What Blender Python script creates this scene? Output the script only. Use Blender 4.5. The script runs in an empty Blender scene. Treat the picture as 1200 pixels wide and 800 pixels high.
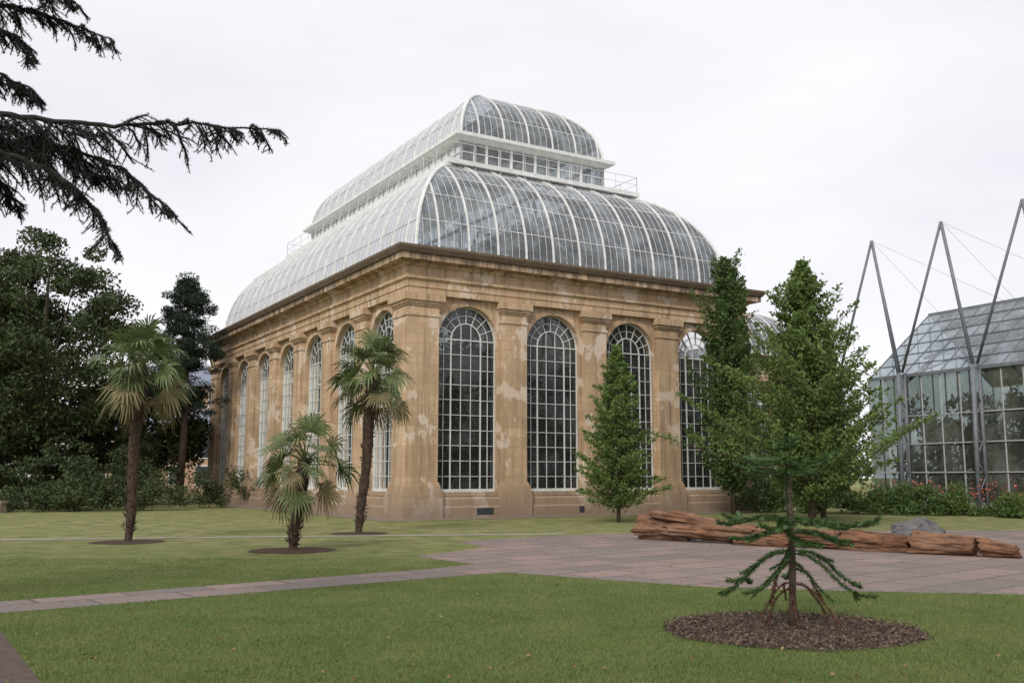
import bpy, math, random, bmesh
import numpy as np
from mathutils import Vector, Matrix, noise
rng=np.random.default_rng(7); random.seed(7)
R=math.radians
scene=bpy.context.scene
COL=scene.collection

# ------------------------------------------------------------ helpers
class MB:
    def __init__(s): s.v=[]; s.f=[]
    def add(s,vs,fs):
        o=len(s.v); s.v.extend([tuple(p) for p in vs]); s.f.extend([tuple(i+o for i in f) for f in fs])
    def quad(s,a,b,c,d): s.add([a,b,c,d],[(0,1,2,3)])
    def box(s,x0,x1,y0,y1,z0,z1,T=None):
        vs=[(x,y,z) for z in (z0,z1) for y in (y0,y1) for x in (x0,x1)]
        if T: vs=[T(*p) for p in vs]
        s.add(vs,[(0,2,3,1),(4,5,7,6),(0,1,5,4),(2,6,7,3),(0,4,6,2),(1,3,7,5)])
    def tube(s,path,r,n=6,cap=True,rot=0.0):
        P=[Vector(p) for p in path]; m=len(P)
        if m<2: return
        if not hasattr(r,'__len__'): r=[r]*m
        t=(P[1]-P[0]).normalized()
        up=Vector((0,0,1)) if abs(t.z)<0.9 else Vector((0,1,0))
        u=t.cross(up).normalized(); vs=[]
        for i in range(m):
            if i==0: t=P[1]-P[0]
            elif i==m-1: t=P[-1]-P[-2]
            else: t=P[i+1]-P[i-1]
            if t.length<1e-9: t=Vector((0,0,1))
            t.normalize(); u=(u-t*u.dot(t))
            if u.length<1e-6: u=t.orthogonal()
            u.normalize(); w=t.cross(u)
            for k in range(n):
                a=rot+2*math.pi*k/n
                vs.append(P[i]+(u*math.cos(a)+w*math.sin(a))*r[i])
        fs=[]
        for i in range(m-1):
            for k in range(n):
                k2=(k+1)%n
                fs.append((i*n+k,i*n+k2,(i+1)*n+k2,(i+1)*n+k))
        if cap:
            fs.append(tuple(range(n))[::-1]); fs.append(tuple((m-1)*n+k for k in range(n)))
        s.add(vs,fs)
    def bar(s,a,b,w): s.tube([a,b],w*0.7071,4,True,math.pi/4)
    def build(s,name,mat,parent=None,smooth=False):
        me=bpy.data.meshes.new(name); me.from_pydata(s.v,[],s.f); me.update()
        if smooth:
            for p in me.polygons: p.use_smooth=True
        me.materials.append(mat)
        ob=bpy.data.objects.new(name,me); COL.objects.link(ob)
        if parent: ob.parent=parent
        return ob
def empty(name,loc=(0,0,0),rz=0.0):
    e=bpy.data.objects.new(name,None); e.location=loc; e.rotation_euler=(0,0,rz); e.empty_display_size=0.3
    COL.objects.link(e); return e
def np_mesh(name,V,k,mat,parent=None):
    V=np.asarray(V,dtype=np.float32).reshape(-1,3); n=len(V)//k
    me=bpy.data.meshes.new(name); me.vertices.add(len(V)); me.vertices.foreach_set('co',V.ravel())
    me.loops.add(n*k); me.loops.foreach_set('vertex_index',np.arange(n*k,dtype=np.int32))
    me.polygons.add(n); me.polygons.foreach_set('loop_start',np.arange(0,n*k,k,dtype=np.int32))
    me.update(calc_edges=True); me.validate(); me.materials.append(mat)
    ob=bpy.data.objects.new(name,me); COL.objects.link(ob)
    if parent: ob.parent=parent
    return ob
def unit(a): return a/(np.linalg.norm(a,axis=-1,keepdims=True)+1e-9)
def leaves(P,L,W=None,flat=0.0):
    N=len(P); u=rng.normal(size=(N,3)); u[:,2]*=(1-flat); u=unit(u)
    w=unit(np.cross(u,rng.normal(size=(N,3))))
    L=L*rng.uniform(0.6,1.3,size=(N,1)); W=(L*0.5 if W is None else W)
    return np.stack([P-u*L/2,P+w*W/2,P+u*L/2,P-w*W/2],axis=1).reshape(-1,3)
def clump_pts(C,Rr,per,zs=1.0):
    C=np.repeat(np.asarray(C),per,axis=0); r=np.repeat(np.asarray(Rr),per)[:,None]
    d=rng.normal(size=C.shape); d=unit(d)*(rng.uniform(0.15,1.0,size=(len(C),1))**0.55)
    d[:,2]*=zs
    return C+d*r

# ------------------------------------------------------------ materials
def M(name):
    m=bpy.data.materials.new(name); m.use_nodes=True; nt=m.node_tree; nt.nodes.clear()
    out=nt.nodes.new('ShaderNodeOutputMaterial'); return m,nt,out
def nd(nt,t,**kw):
    n=nt.nodes.new(t)
    for k,v in kw.items():
        if k.startswith('i_'):
            key=k[2:].replace('_',' ')
            n.inputs[key].default_value=v
        else: setattr(n,k,v)
    return n
def lk(nt,a,b): nt.links.new(a,b)
def mixc(nt,fac,a,b,blend='MIX'):
    n=nt.nodes.new('ShaderNodeMix'); n.data_type='RGBA'; n.blend_type=blend
    for sock,val in ((n.inputs[0],fac),(n.inputs[6],a),(n.inputs[7],b)):
        if hasattr(val,'is_linked') or hasattr(val,'links'): nt.links.new(val,sock)
        else: sock.default_value=val if not isinstance(val,tuple) else (val+(1,))[:4]
    return n.outputs[2]
def mrange(nt,v,a,b,c=0.0,d=1.0):
    n=nd(nt,'ShaderNodeMapRange'); lk(nt,v,n.inputs[0])
    for i,x in enumerate((a,b,c,d)): n.inputs[i+1].default_value=x
    return n.outputs[0]
def coords(nt): return nd(nt,'ShaderNodeTexCoord').outputs['Object']
def noise_n(nt,vec,scale,detail=3,rough=0.6,mapscale=None):
    if mapscale:
        mp=nd(nt,'ShaderNodeMapping'); mp.inputs['Scale'].default_value=mapscale; lk(nt,vec,mp.inputs[0]); vec=mp.outputs[0]
    n=nd(nt,'ShaderNodeTexNoise',i_Scale=scale,i_Detail=detail,i_Roughness=rough); lk(nt,vec,n.inputs['Vector'])
    return n.outputs[0]
def bump(nt,h,strength=0.3,dist=0.02):
    b=nd(nt,'ShaderNodeBump',i_Strength=strength,i_Distance=dist); lk(nt,h,b.inputs['Height']); return b.outputs[0]
def princ(nt,out,col,rough=0.8,normal=None,spec=0.3,metal=0.0):
    p=nd(nt,'ShaderNodeBsdfPrincipled')
    if isinstance(col,tuple): p.inputs['Base Color'].default_value=(col+(1,))[:4]
    else: lk(nt,col,p.inputs['Base Color'])
    p.inputs['Roughness'].default_value=rough; p.inputs['Metallic'].default_value=metal
    p.inputs['Specular IOR Level'].default_value=spec
    if normal: lk(nt,normal,p.inputs['Normal'])
    lk(nt,p.outputs[0],out.inputs[0]); return p
def simple(name,c1,c2,scale=3,rough=0.8,bs=0.3,bd=0.02,bscale=None,mapscale=None,spec=0.3,metal=0):
    m,nt,out=M(name); v=coords(nt)
    f=mrange(nt,noise_n(nt,v,scale,4,0.65,mapscale),0.3,0.7)
    c=mixc(nt,f,c1,c2)
    n=bump(nt,noise_n(nt,v,bscale or scale*4,3,0.7,mapscale),bs,bd) if bs>0 else None
    princ(nt,out,c,rough,n,spec,metal); return m
def leafmat(name,c1,c2,c3=None,nscale=0.8,trans=0.25,rough=0.55):
    m,nt,out=M(name); v=coords(nt)
    g=nd(nt,'ShaderNodeNewGeometry')
    f=mrange(nt,noise_n(nt,v,nscale,2,0.6),0.35,0.65)
    c=mixc(nt,f,c1,c2)
    r=g.outputs['Random Per Island']
    c=mixc(nt,mrange(nt,r,0,1,0.0,0.6),c,c3 or tuple(x*1.5 for x in c2))
    p=nd(nt,'ShaderNodeBsdfPrincipled'); lk(nt,c,p.inputs['Base Color']); p.inputs['Roughness'].default_value=rough
    p.inputs['Specular IOR Level'].default_value=0.2
    if trans<=0.05: lk(nt,p.outputs[0],out.inputs[0]); return m
    t=nd(nt,'ShaderNodeBsdfTranslucent'); lk(nt,c,t.inputs[0])
    mx=nd(nt,'ShaderNodeMixShader'); mx.inputs[0].default_value=trans
    lk(nt,p.outputs[0],mx.inputs[1]); lk(nt,t.outputs[0],mx.inputs[2]); lk(nt,mx.outputs[0],out.inputs[0]); return m
def glass(name,tint_lo,tint_hi,dirt=0.1,ior=1.5,rough=0.03,dcol=(0.7,0.74,0.78),dmin=.3):
    m,nt,out=M(name); v=coords(nt); g=nd(nt,'ShaderNodeNewGeometry')
    c=mixc(nt,g.outputs['Random Per Island'],tint_lo,tint_hi)
    tr=nd(nt,'ShaderNodeBsdfTransparent'); lk(nt,c,tr.inputs[0])
    gl=nd(nt,'ShaderNodeBsdfGlossy'); gl.inputs['Roughness'].default_value=rough
    fr=nd(nt,'ShaderNodeFresnel'); fr.inputs[0].default_value=ior
    mx=nd(nt,'ShaderNodeMixShader'); lk(nt,fr.outputs[0],mx.inputs[0]); lk(nt,tr.outputs[0],mx.inputs[1]); lk(nt,gl.outputs[0],mx.inputs[2])
    df=nd(nt,'ShaderNodeBsdfDiffuse'); df.inputs[0].default_value=dcol+(1,)
    m2=nd(nt,'ShaderNodeMixShader')
    f=mrange(nt,noise_n(nt,v,0.8,4,0.7),0.42,0.66,dirt*dmin,dirt)
    lk(nt,f,m2.inputs[0]); lk(nt,mx.outputs[0],m2.inputs[1]); lk(nt,df.outputs[0],m2.inputs[2]); lk(nt,m2.outputs[0],out.inputs[0]); return m

def stone_mat():
    m,nt,out=M('sandstone'); v=coords(nt)
    sp=nd(nt,'ShaderNodeSeparateXYZ'); lk(nt,v,sp.inputs[0])
    ad=nd(nt,'ShaderNodeMath',operation='ADD'); lk(nt,sp.outputs[0],ad.inputs[0]); lk(nt,sp.outputs[1],ad.inputs[1])
    cb=nd(nt,'ShaderNodeCombineXYZ'); lk(nt,ad.outputs[0],cb.inputs[0]); lk(nt,sp.outputs[2],cb.inputs[1])
    br=nd(nt,'ShaderNodeTexBrick'); lk(nt,cb.outputs[0],br.inputs['Vector'])
    br.inputs['Scale'].default_value=1.0; br.inputs['Brick Width'].default_value=1.1; br.inputs['Row Height'].default_value=0.42
    br.inputs['Mortar Size'].default_value=0.010; br.inputs['Mortar Smooth'].default_value=0.4; br.inputs['Bias'].default_value=0.0
    br.inputs['Color1'].default_value=(0.65,0.475,0.31,1); br.inputs['Color2'].default_value=(0.51,0.355,0.225,1); br.inputs['Mortar'].default_value=(0.34,0.235,0.15,1)
    n1=noise_n(nt,v,0.45,5,0.65)
    c=mixc(nt,mrange(nt,n1,0.40,0.62,0,.8),br.outputs[0],(0.43,0.30,0.19))
    n2=noise_n(nt,v,1.3,5,0.75,(2.4,2.4,0.13))
    c=mixc(nt,mrange(nt,n2,0.47,0.66,0,0.82),c,(0.22,0.16,0.11))
    n3=noise_n(nt,v,1.0,5,0.62,(1,1,.7))
    c=mixc(nt,mrange(nt,n3,0.565,0.59,0,0.75),c,(0.68,0.58,0.48))
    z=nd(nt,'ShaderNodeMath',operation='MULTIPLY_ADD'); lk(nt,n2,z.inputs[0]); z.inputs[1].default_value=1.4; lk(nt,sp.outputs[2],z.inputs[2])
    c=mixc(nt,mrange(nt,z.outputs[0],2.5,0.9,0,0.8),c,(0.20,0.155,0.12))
    c=mixc(nt,mrange(nt,z.outputs[0],11.1,11.45,0,0.88),c,(0.075,0.06,0.048))
    fine=noise_n(nt,v,8,4,0.75)
    c=mixc(nt,mrange(nt,fine,0.35,0.75,0,0.4),c,(0.27,0.19,0.12))
    princ(nt,out,c,0.9,bump(nt,fine,0.45,0.03),0.15); return m
STONE=stone_mat()
WHITE=simple('white_paint',(0.78,0.78,0.77),(0.56,0.56,0.54),2.5,0.5,0)
WINBAR=simple('window_paint',(0.66,0.68,0.66),(0.48,0.50,0.48),2.0,0.5,0)
ROOFBAR=simple('roof_bar_paint',(0.66,0.67,0.68),(0.46,0.47,0.48),1.5,0.55,0)
GREYSTEEL=simple('grey_steel',(0.13,0.14,0.16),(0.19,0.20,0.22),3,0.5,0)
MULLION=simple('aluminium_mullion',(0.32,0.33,0.33),(0.42,0.43,0.43),3,0.5,0)
ROOFGLASS=glass('roof_glass',(0.50,0.56,0.61),(0.93,0.95,0.97),0.38,1.6,.06,(.52,.56,.60),.35)
WINGLASS=glass('window_glass',(0.25,0.31,0.30),(0.56,0.62,0.61),0.06,1.5)
MODGLASS=glass('modern_glass',(0.30,0.37,0.36),(0.66,0.72,0.72),0.42,1.45,0.05,(0.27,0.29,0.25),.3)
MODROOF=glass('modern_roof_glass',(0.45,0.52,0.56),(0.80,0.85,0.88),0.5,1.6,0.05,(0.46,0.52,0.58),.4)
SOIL=simple('soil',(0.045,0.028,0.02),(0.10,0.065,0.045),14,0.95,1.0,0.04,40)
INFLOOR=simple('indoor_floor',(0.05,0.045,0.04),(0.09,0.08,0.07),2,0.9,0)
BARK=simple('bark',(0.055,0.04,0.03),(0.12,0.09,0.065),6,0.95,0.9,0.03,14,(1,1,0.25))
PALMBARK=simple('palm_fibre',(0.03,0.02,0.014),(0.10,0.065,0.045),12,0.95,1.0,0.05,26,(1,1,0.5))
SLATE=simple('slate',(0.16,0.18,0.23),(0.22,0.25,0.31),3,0.7,0)
BRICKH=simple('brick_wall',(0.36,0.22,0.15),(0.46,0.31,0.22),3,0.9,0)
DARKWIN=simple('dark_pane',(0.03,0.035,0.04),(0.05,0.055,0.06),3,0.15,0)

def grass_mat():
    m,nt,out=M('lawn_grass'); v=coords(nt)
    n1=mrange(nt,noise_n(nt,v,0.28,4,0.65),0.40,0.60)
    n2=mrange(nt,noise_n(nt,v,1.2,5,0.75),0.40,0.62)
    n3=mrange(nt,noise_n(nt,v,45,2,0.7),0.3,0.7)
    c=mixc(nt,n1,(0.080,0.135,0.03),(0.135,0.18,0.05))
    c=mixc(nt,mrange(nt,n2,0,1,0,0.65),c,(0.20,0.21,0.085))
    sp=nd(nt,'ShaderNodeSeparateXYZ'); lk(nt,v,sp.inputs[0])
    dry=mrange(nt,sp.outputs[1],14,27,0.0,0.92)
    dn=mixc(nt,n2,(0.17,0.195,0.07),(0.41,0.37,0.19)); dn=mixc(nt,mrange(nt,n1,0,1,0,.55),dn,(0.25,0.255,0.10))
    c=mixc(nt,dry,c,dn)
    c=mixc(nt,n3,mixc(nt,0.4,c,(0.045,0.06,0.02)),c)
    princ(nt,out,c,0.9,bump(nt,noise_n(nt,v,60,2,0.8),0.9,0.03),0.1); return m
GRASS=grass_mat()
def paving_mat():
    m,nt,out=M('sandstone_paving'); v=coords(nt)
    mp=nd(nt,'ShaderNodeMapping'); mp.inputs['Rotation'].default_value=(0,0,R(-40)); lk(nt,v,mp.inputs[0])
    br=nd(nt,'ShaderNodeTexBrick'); lk(nt,mp.outputs[0],br.inputs['Vector'])
    br.inputs['Scale'].default_value=1; br.inputs['Brick Width'].default_value=1.25; br.inputs['Row Height'].default_value=0.85
    br.inputs['Mortar Size'].default_value=0.03; br.inputs['Mortar Smooth'].default_value=0.2
    br.inputs['Color1'].default_value=(0.29,0.195,0.17,1); br.inputs['Color2'].default_value=(0.145,0.12,0.115,1); br.inputs['Mortar'].default_value=(0.055,0.045,0.035,1)
    n=noise_n(nt,v,0.5,5,0.7)
    c=mixc(nt,mrange(nt,n,0.38,0.66,0,0.7),br.outputs[0],(0.16,0.14,0.125))
    c=mixc(nt,mrange(nt,noise_n(nt,v,10,4,0.75),0.4,0.75,0,0.45),c,(0.30,0.26,0.235))
    princ(nt,out,c,0.85,bump(nt,noise_n(nt,v,25,3,0.7),0.3,0.01),0.2); return m
PAVING=paving_mat()
GRAVEL=simple('gravel',(0.17,0.13,0.10),(0.27,0.22,0.18),9,0.95,0.8,0.02,50)
BROWNPATH=simple('brown_path',(0.07,0.05,0.043),(0.13,0.095,0.08),8,0.95,0.8,0.02,50)
PALEPATH=simple('pale_path',(0.24,0.22,0.18),(0.33,0.31,0.25),5,0.9,0)

# ------------------------------------------------------------ ground
def sheet(name,pts,z,mat):
    mb=MB(); mb.add([(x,y,z) for x,y in pts],[tuple(range(len(pts)))]); return mb.build(name,mat)
g=MB(); g.add([(-400,-60,0),(400,-60,0),(400,900,0),(-400,900,0)],[(0,1,2,3)]); g.build('lawn',GRASS)
PAVE=[(-0.155,17.7),(1.69,16.35),(3.12,15.35),(5.2,14.8),(7.42,14.4),(13,13.2),(34,10),(34,31.5),(16.4,31.5),(10.75,31),(3.33,29.6),(1.62,28.8),(-0.92,26.6),(-1.43,25.6),(-0.58,24.0),(-2.05,21.2),(-0.78,19.3),(-1.58,18.3),(-7.0,13.65),(-14,7.5),(-13.1,6.7),(-6.4,12.5)]
sheet('stone_paving',PAVE,0.004,PAVING)
BP=[(-5.75,11.2),(-2.0,5.4),(-1.0,3.8),(-3.0,2.8),(-7.5,9.7)]
sheet('brown_path',BP,0.004,BROWNPATH)
sheet('narrow_path',[(-30,23.0),(-9.8,27.3),(1.5,29.1),(1.62,29.7),(-9.8,27.8),(-30,23.7)],0.008,PALEPATH)
def disc(name,cx,cy,r,ry=None,z=0.008,mat=SOIL):
    ry=ry or r; pts=[]
    for i in range(64):
        a=2*math.pi*i/64; q=1+0.025*math.sin(a*5+cx)+0.02*math.sin(a*11)+random.uniform(-.015,.015)
        pts.append((cx+r*q*math.cos(a),cy+ry*q*math.sin(a)))
    mb=MB(); vs=[(x,y,z) for x,y in pts]+[(cx,cy,z+0.03)]
    mb.add(vs,[(i,(i+1)%64,64) for i in range(64)]); return mb.build(name,mat)
disc('soil_bed',3.12,11.15,1.42,1.3)
disc('soil_bed.001',-10.05,25.8,0.93)
disc('soil_bed.002',-5.11,22.9,1.0)
disc('soil_bed.003',-4.59,29.6,0.85)
n=4200; a=rng.uniform(0,2*np.pi,n); r=np.sqrt(rng.uniform(0,1,n))*1.43
P=np.stack([3.12+r*np.cos(a),11.15+r*0.92*np.sin(a),rng.uniform(0.012,0.055,n)],1)
CHIP=leafmat('bark_chip',(0.03,0.02,0.016),(0.10,0.065,0.048),(0.26,0.19,0.15),5,0.0,0.9)
np_mesh('bark_chips',leaves(P,0.05,0.022,0.4),4,CHIP)
def inpoly(P,poly):
    x,y=P[:,0],P[:,1]; c=np.zeros(len(P),bool); j=len(poly)-1
    for i in range(len(poly)):
        xi,yi=poly[i]; xj,yj=poly[j]
        k=((yi>y)!=(yj>y))&(x<(xj-xi)*(y-yi)/(yj-yi+1e-12)+xi); c^=k; j=i
    return c
nb=300000
yy=7.2+(rng.uniform(0,1,nb)**1.5)*13.5; xx=rng.uniform(-1,1,nb)*yy*0.62
G=np.stack([xx,yy],1)
keep=~inpoly(G,PAVE)&~inpoly(G,BP)&((((xx-3.12)/1.40)**2+((yy-11.15)/1.28)**2)>1.0)
G=G[keep]; n=len(G)
h=rng.uniform(0.016,0.038,(n,1)); ang=rng.uniform(0,2*np.pi,n); w=rng.uniform(0.003,0.006,(n,1))
d=np.stack([np.cos(ang),np.sin(ang),np.zeros(n)],1)
B=np.concatenate([G,np.zeros((n,1))],1); tip=B+np.concatenate([rng.normal(0,0.016,(n,2)),h],1)
V=np.stack([B-d*w,B+d*w,tip],1).reshape(-1,3)
BLADE=leafmat('grass_blade',(0.075,0.14,0.028),(0.15,0.19,0.058),(0.27,0.29,0.12),0.7,0.3,0.6)
np_mesh('grass_blades',V,3,BLADE)
n=380; yy=7.5+rng.uniform(0,1,n)**1.3*18; xx=rng.uniform(-1,1,n)*yy*0.6
P=np.stack([xx,yy,np.full(n,0.035)],1)
FALL=leafmat('fallen_leaf',(0.13,0.07,0.035),(0.22,0.13,0.06),(0.34,0.25,0.12),3,0.1)
np_mesh('fallen_leaves',leaves(P,0.045,0.03,0.7),4,FALL)

# ------------------------------------------------------------ palm house
def sides(L,L2):
    return [((0,0),(1,0),(0,-1),L),((0,0),(0,1),(-1,0),L2),((L,0),(0,1),(1,0),L2),((0,L2),(1,0),(0,1),L)]
def sweep(mb,L,L2,prof):
    for i in range(len(prof)-1):
        e0,z0=prof[i]; e1,z1=prof[i+1]
        c=lambda e,z:[(e,e,z),(L-e,e,z),(L-e,L2-e,z),(e,L2-e,z)]
        A=c(e0,z0); Bq=c(e1,z1)
        for k in range(4): mb.quad(A[k],A[(k+1)%4],Bq[(k+1)%4],Bq[k])
BAY=4.35; HW=1.42; ZB=1.06; ZS=7.48
PROF=((.13,1.0,1.22),(.09,1.22,1.36),(.05,1.36,1.46),(0,1.46,8.3),(.05,8.3,8.4),(0,8.4,8.72),(.06,8.72,8.8),(.12,8.8,8.92),(.2,8.92,9.2))
def palm_house(parent,nx,ny,two_tier=True):
    L=1.1+BAY*nx; L2=1.1+BAY*ny
    st=MB(); wh=MB(); gl=MB(); ARC=18
    for (Px,Py),(tx,ty),(nx_,ny_),ln in sides(L,L2):
        T=lambda s,d,z: (Px+tx*s+nx_*d, Py+ty*s+ny_*d, z)
        nb=round((ln-1.1)/BAY)
        Q=lambda *ps: st.add([T(*p) for p in ps],[tuple(range(len(ps)))])
        for s0,s1 in ((0,.55),(ln-.55,ln)): Q((s0,0,0.3),(s1,0,0.3),(s1,0,9.3),(s0,0,9.3))
        for i in range(nb):
            c=.55+BAY*(i+.5); a0=c-BAY/2; a1=c+BAY/2
            Q((a0,0,.3),(c-HW,0,.3),(c-HW,0,9.3),(a0,0,9.3)); Q((c+HW,0,.3),(a1,0,.3),(a1,0,9.3),(c+HW,0,9.3))
            Q((c-HW,0,.3),(c+HW,0,.3),(c+HW,0,ZB),(c-HW,0,ZB))
            arc=[(c-HW*math.cos(math.pi*k/ARC),ZS+HW*math.sin(math.pi*k/ARC)) for k in range(ARC+1)]
            for k in range(ARC):
                (x0,z0),(x1,z1)=arc[k],arc[k+1]
                Q((x0,0,z0),(x1,0,z1),(x1,0,9.3),(x0,0,9.3))
            outl=[(c-HW,ZB)]+arc+[(c+HW,ZB)]
            for k in range(len(outl)):
                p=outl[k]; q=outl[(k+1)%len(outl)]
                Q((p[0],0,p[1]),(q[0],0,q[1]),(q[0],-.55,q[1]),(p[0],-.55,p[1]))
            r0,r1=HW+0.02,HW+0.24
            ring=[(c-HW-.02,ZB+.02,c-HW-.24,ZB+.02)]+[(c-r0*math.cos(math.pi*k/ARC),ZS+r0*math.sin(math.pi*k/ARC),c-r1*math.cos(math.pi*k/ARC),ZS+r1*math.sin(math.pi*k/ARC)) for k in range(ARC+1)]+[(c+HW+.02,ZB+.02,c+HW+.24,ZB+.02)]
            for k in range(len(ring)-1):
                A=ring[k];Bb=ring[k+1]
                Q((A[0],.06,A[1]),(Bb[0],.06,Bb[1]),(Bb[2],.06,Bb[3]),(A[2],.06,A[3]))
                Q((A[2],.06,A[3]),(Bb[2],.06,Bb[3]),(Bb[2],0,Bb[3]),(A[2],0,A[3]))
                Q((A[0],.06,A[1]),(Bb[0],.06,Bb[1]),(Bb[0],0,Bb[1]),(A[0],0,A[1]))
            st.box(c-HW-.3,c+HW+.3,0,.16,ZB-.18,ZB-.002,T)
            gd=-.26
            ys=[ZB+ (ZS-ZB)*k/10 for k in range(11)]
            xs=[-HW,-1.07,-.72,-.24,.24,.72,1.07,HW]
            for a in range(7):
                for b in range(10):
                    gl.quad(T(c+xs[a],gd,ys[b]),T(c+xs[a+1],gd,ys[b]),T(c+xs[a+1],gd,ys[b+1]),T(c+xs[a],gd,ys[b+1]))
            gl.add([T(x,gd,z) for x,z in arc],[tuple(range(len(arc)))])
            fd=-.23
            wh.tube([T(x,fd,z) for x,z in outl],.05,4,True,math.pi/4)
            wh.bar(T(c-HW,fd,ZB+.06),T(c+HW,fd,ZB+.06),.12)
            for x in (-.72,.72): wh.bar(T(c+x,fd,ZB),T(c+x,fd,ZS),.05)
            for x in (-1.07,1.07): wh.bar(T(c+x,fd,ZB),T(c+x,fd,ZS),.028)
            for x in (-.24,.24): wh.bar(T(c+x,fd,ZB),T(c+x,fd,ZS+math.sqrt(.72**2-.24**2)),.028)
            for k in range(1,11): wh.bar(T(c-HW,fd,ys[k]),T(c+HW,fd,ys[k]),.05 if k==10 else .028)
            for rr,ww in ((.72,.05),(1.07,.028)):
                wh.tube([T(c-rr*math.cos(math.pi*k/14),fd,ZS+rr*math.sin(math.pi*k/14)) for k in range(15)],ww*.6,4,True,math.pi/4)
            for k in range(1,8):
                an=math.pi*k/8; wh.bar(T(c-.72*math.cos(an),fd,ZS+.72*math.sin(an)),T(c-HW*math.cos(an),fd,ZS+HW*math.sin(an)),.03)
        for i in range(1,nb):
            s0=.55+BAY*i-.62; s1=s0+1.24
            for (e,z0,z1) in PROF: st.box(s0-e,s1+e,0,.24+e,z0,z1,T)
            st.box(s0-.16,s1+.16,.0,.42,.0,1.0,T)
    for cx,sx in ((0,1),(L,-1)):
        for cy,sy in ((0,1),(L2,-1)):
            for (e,z0,z1) in PROF:
                X=sorted((cx-sx*(.24+e),cx+sx*(1.2+e))); Y=sorted((cy-sy*(.24+e),cy+sy*(1.2+e)))
                st.box(X[0],X[1],Y[0],Y[1],z0,z1)
            X=sorted((cx-sx*.42,cx+sx*1.38)); Y=sorted((cy-sy*.42,cy+sy*1.38)); st.box(X[0],X[1],Y[0],Y[1],0,1.0)
    sweep(st,L,L2,[(-.34,0),(-.34,.42),(-.28,.5),(-.28,.78),(-.2,.86),(0,.86)])
    sweep(st,L,L2,[(0.4,9.21),(-.27,9.21),(-.27,9.48),(-.31,9.5),(-.31,9.76),(-.42,9.84),(-.42,9.92),(-.28,9.94),(-.28,10.34),(-.36,10.38),(-.42,10.46),(-.48,10.5),(-.82,10.54),(-.82,10.78),(-.90,10.82),(-1.0,11.0),(-1.0,11.10),(-.3,11.22),(.35,11.22),(.4,9.21)])
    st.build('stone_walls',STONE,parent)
    wr=MB(); rg=MB(); hb=MB()
    sweep(hb,L,L2,[(.25,11.2),(.25,11.42),(.55,11.42),(.55,11.2)])
    def vault(fe,fz,nseg,thmax,rib,fine,rib_w,fine_w,cols,pur):
        ths=[thmax*i/nseg for i in range(nseg+1)]
        for (Px,Py),(tx,ty),(nx_,ny_),ln in sides(L,L2):
            T=lambda s,e,z: (Px+tx*s-nx_*e, Py+ty*s-ny_*e, z)
            nc=int(round(ln/cols)); ss=[ln*k/nc for k in range(nc+1)]
            for i in range(nseg):
                e0,e1=fe(ths[i]),fe(ths[i+1]); z0,z1=fz(ths[i]),fz(ths[i+1])
                for k in range(nc):
                    cl=lambda s,e: min(max(s,e),ln-e)
                    a,b,c_,d_=cl(ss[k],e0),cl(ss[k+1],e0),cl(ss[k+1],e1),cl(ss[k],e1)
                    if b-a<1e-4 and c_-d_<1e-4: continue
                    ps=[T(a,e0,z0),T(b,e0,z0)]
                    if c_-d_>1e-4: ps+= [T(c_,e1,z1),T(d_,e1,z1)]
                    else: ps+=[T(c_,e1,z1)]
                    if b-a<=1e-4: ps=ps[1:]
                    if len(ps)>=3: rg.add(ps,[tuple(range(len(ps)))])
            nf=int(round((ln)/fine)); per=int(round(rib/fine))
            for k in range(1,nf):
                s=ln*k/nf; m=min(s,ln-s)
                if m<=fe(0)+.02: continue
                pts=[]
                for j,th in enumerate(ths):
                    if fe(th)<=m: pts.append(T(s,fe(th)-.02,fz(th)+.02))
                    else:
                        t0=ths[j-1]; f=(m-fe(t0))/(fe(th)-fe(t0)); pts.append(T(s,m,fz(t0)+f*(fz(th)-fz(t0)))); break
                (hb if k%per==0 else wr).tube(pts,(rib_w if k%per==0 else fine_w)*.7,4,False,math.pi/4)
        for cx,sx in ((0,1),(L,-1)):
            for cy,sy in ((0,1),(L2,-1)):
                hb.tube([(cx+sx*(fe(t)-.02),cy+sy*(fe(t)-.02),fz(t)+.02) for t in ths],.08,6)
        for th in pur:
            e,z=fe(th),fz(th); cs=[(e,e,z),(L-e,e,z),(L-e,L2-e,z),(e,L2-e,z)]
            for k in range(4): wr.bar(cs[k],cs[(k+1)%4],.045)
    if two_tier:
        fe=lambda t:.42+5.05*(1-math.cos(t)); fz=lambda t:11.35+5.4*math.sin(t)
        th=R(71)
        vault(fe,fz,14,th,1.48,.37,.085,.022,.37,[th*.2,th*.42,th*.64,th*.84])
        BE=3.5
        sweep(hb,L,L2,[(4.1,16.3),(3.95,16.45),(BE+.05,16.5),(BE,16.52),(BE,16.74),(BE+.1,16.77),(4.9,16.77)])
        for (Px,Py),(tx,ty),(nx_,ny_),ln in sides(L,L2):
            T=lambda s,e,z: (Px+tx*s-nx_*e, Py+ty*s-ny_*e, z)
            k=int(round((ln-2*BE)/1.47))
            for i in range(k+1):
                s=BE+.1+(ln-2*BE-.2)*i/k
                wr.bar(T(s,BE+.1,16.77),T(s,BE+.1,17.6),.025)
                hb.tube([T(s,BE+.1,16.48),T(s,3.75,16.25),T(s,3.95,15.95)],.06,4)
            for z,w in ((17.6,.025),(17.2,.018)): wr.bar(T(BE+.1,BE+.1,z),T(ln-BE-.1,BE+.1,z),w)
            k=int(round((ln-9.8)/.74))
            for i in range(k+1):
                s=4.9+(ln-9.8)*i/k
                hb.bar(T(s,4.9,16.77),T(s,4.9,18.35),.12 if i%2==0 else .05)
                if i<k:
                    s2=4.9+(ln-9.8)*(i+1)/k
                    rg.quad(T(s,4.94,17.0),T(s2,4.94,17.0),T(s2,4.94,18.35),T(s,4.94,18.35))
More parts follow.
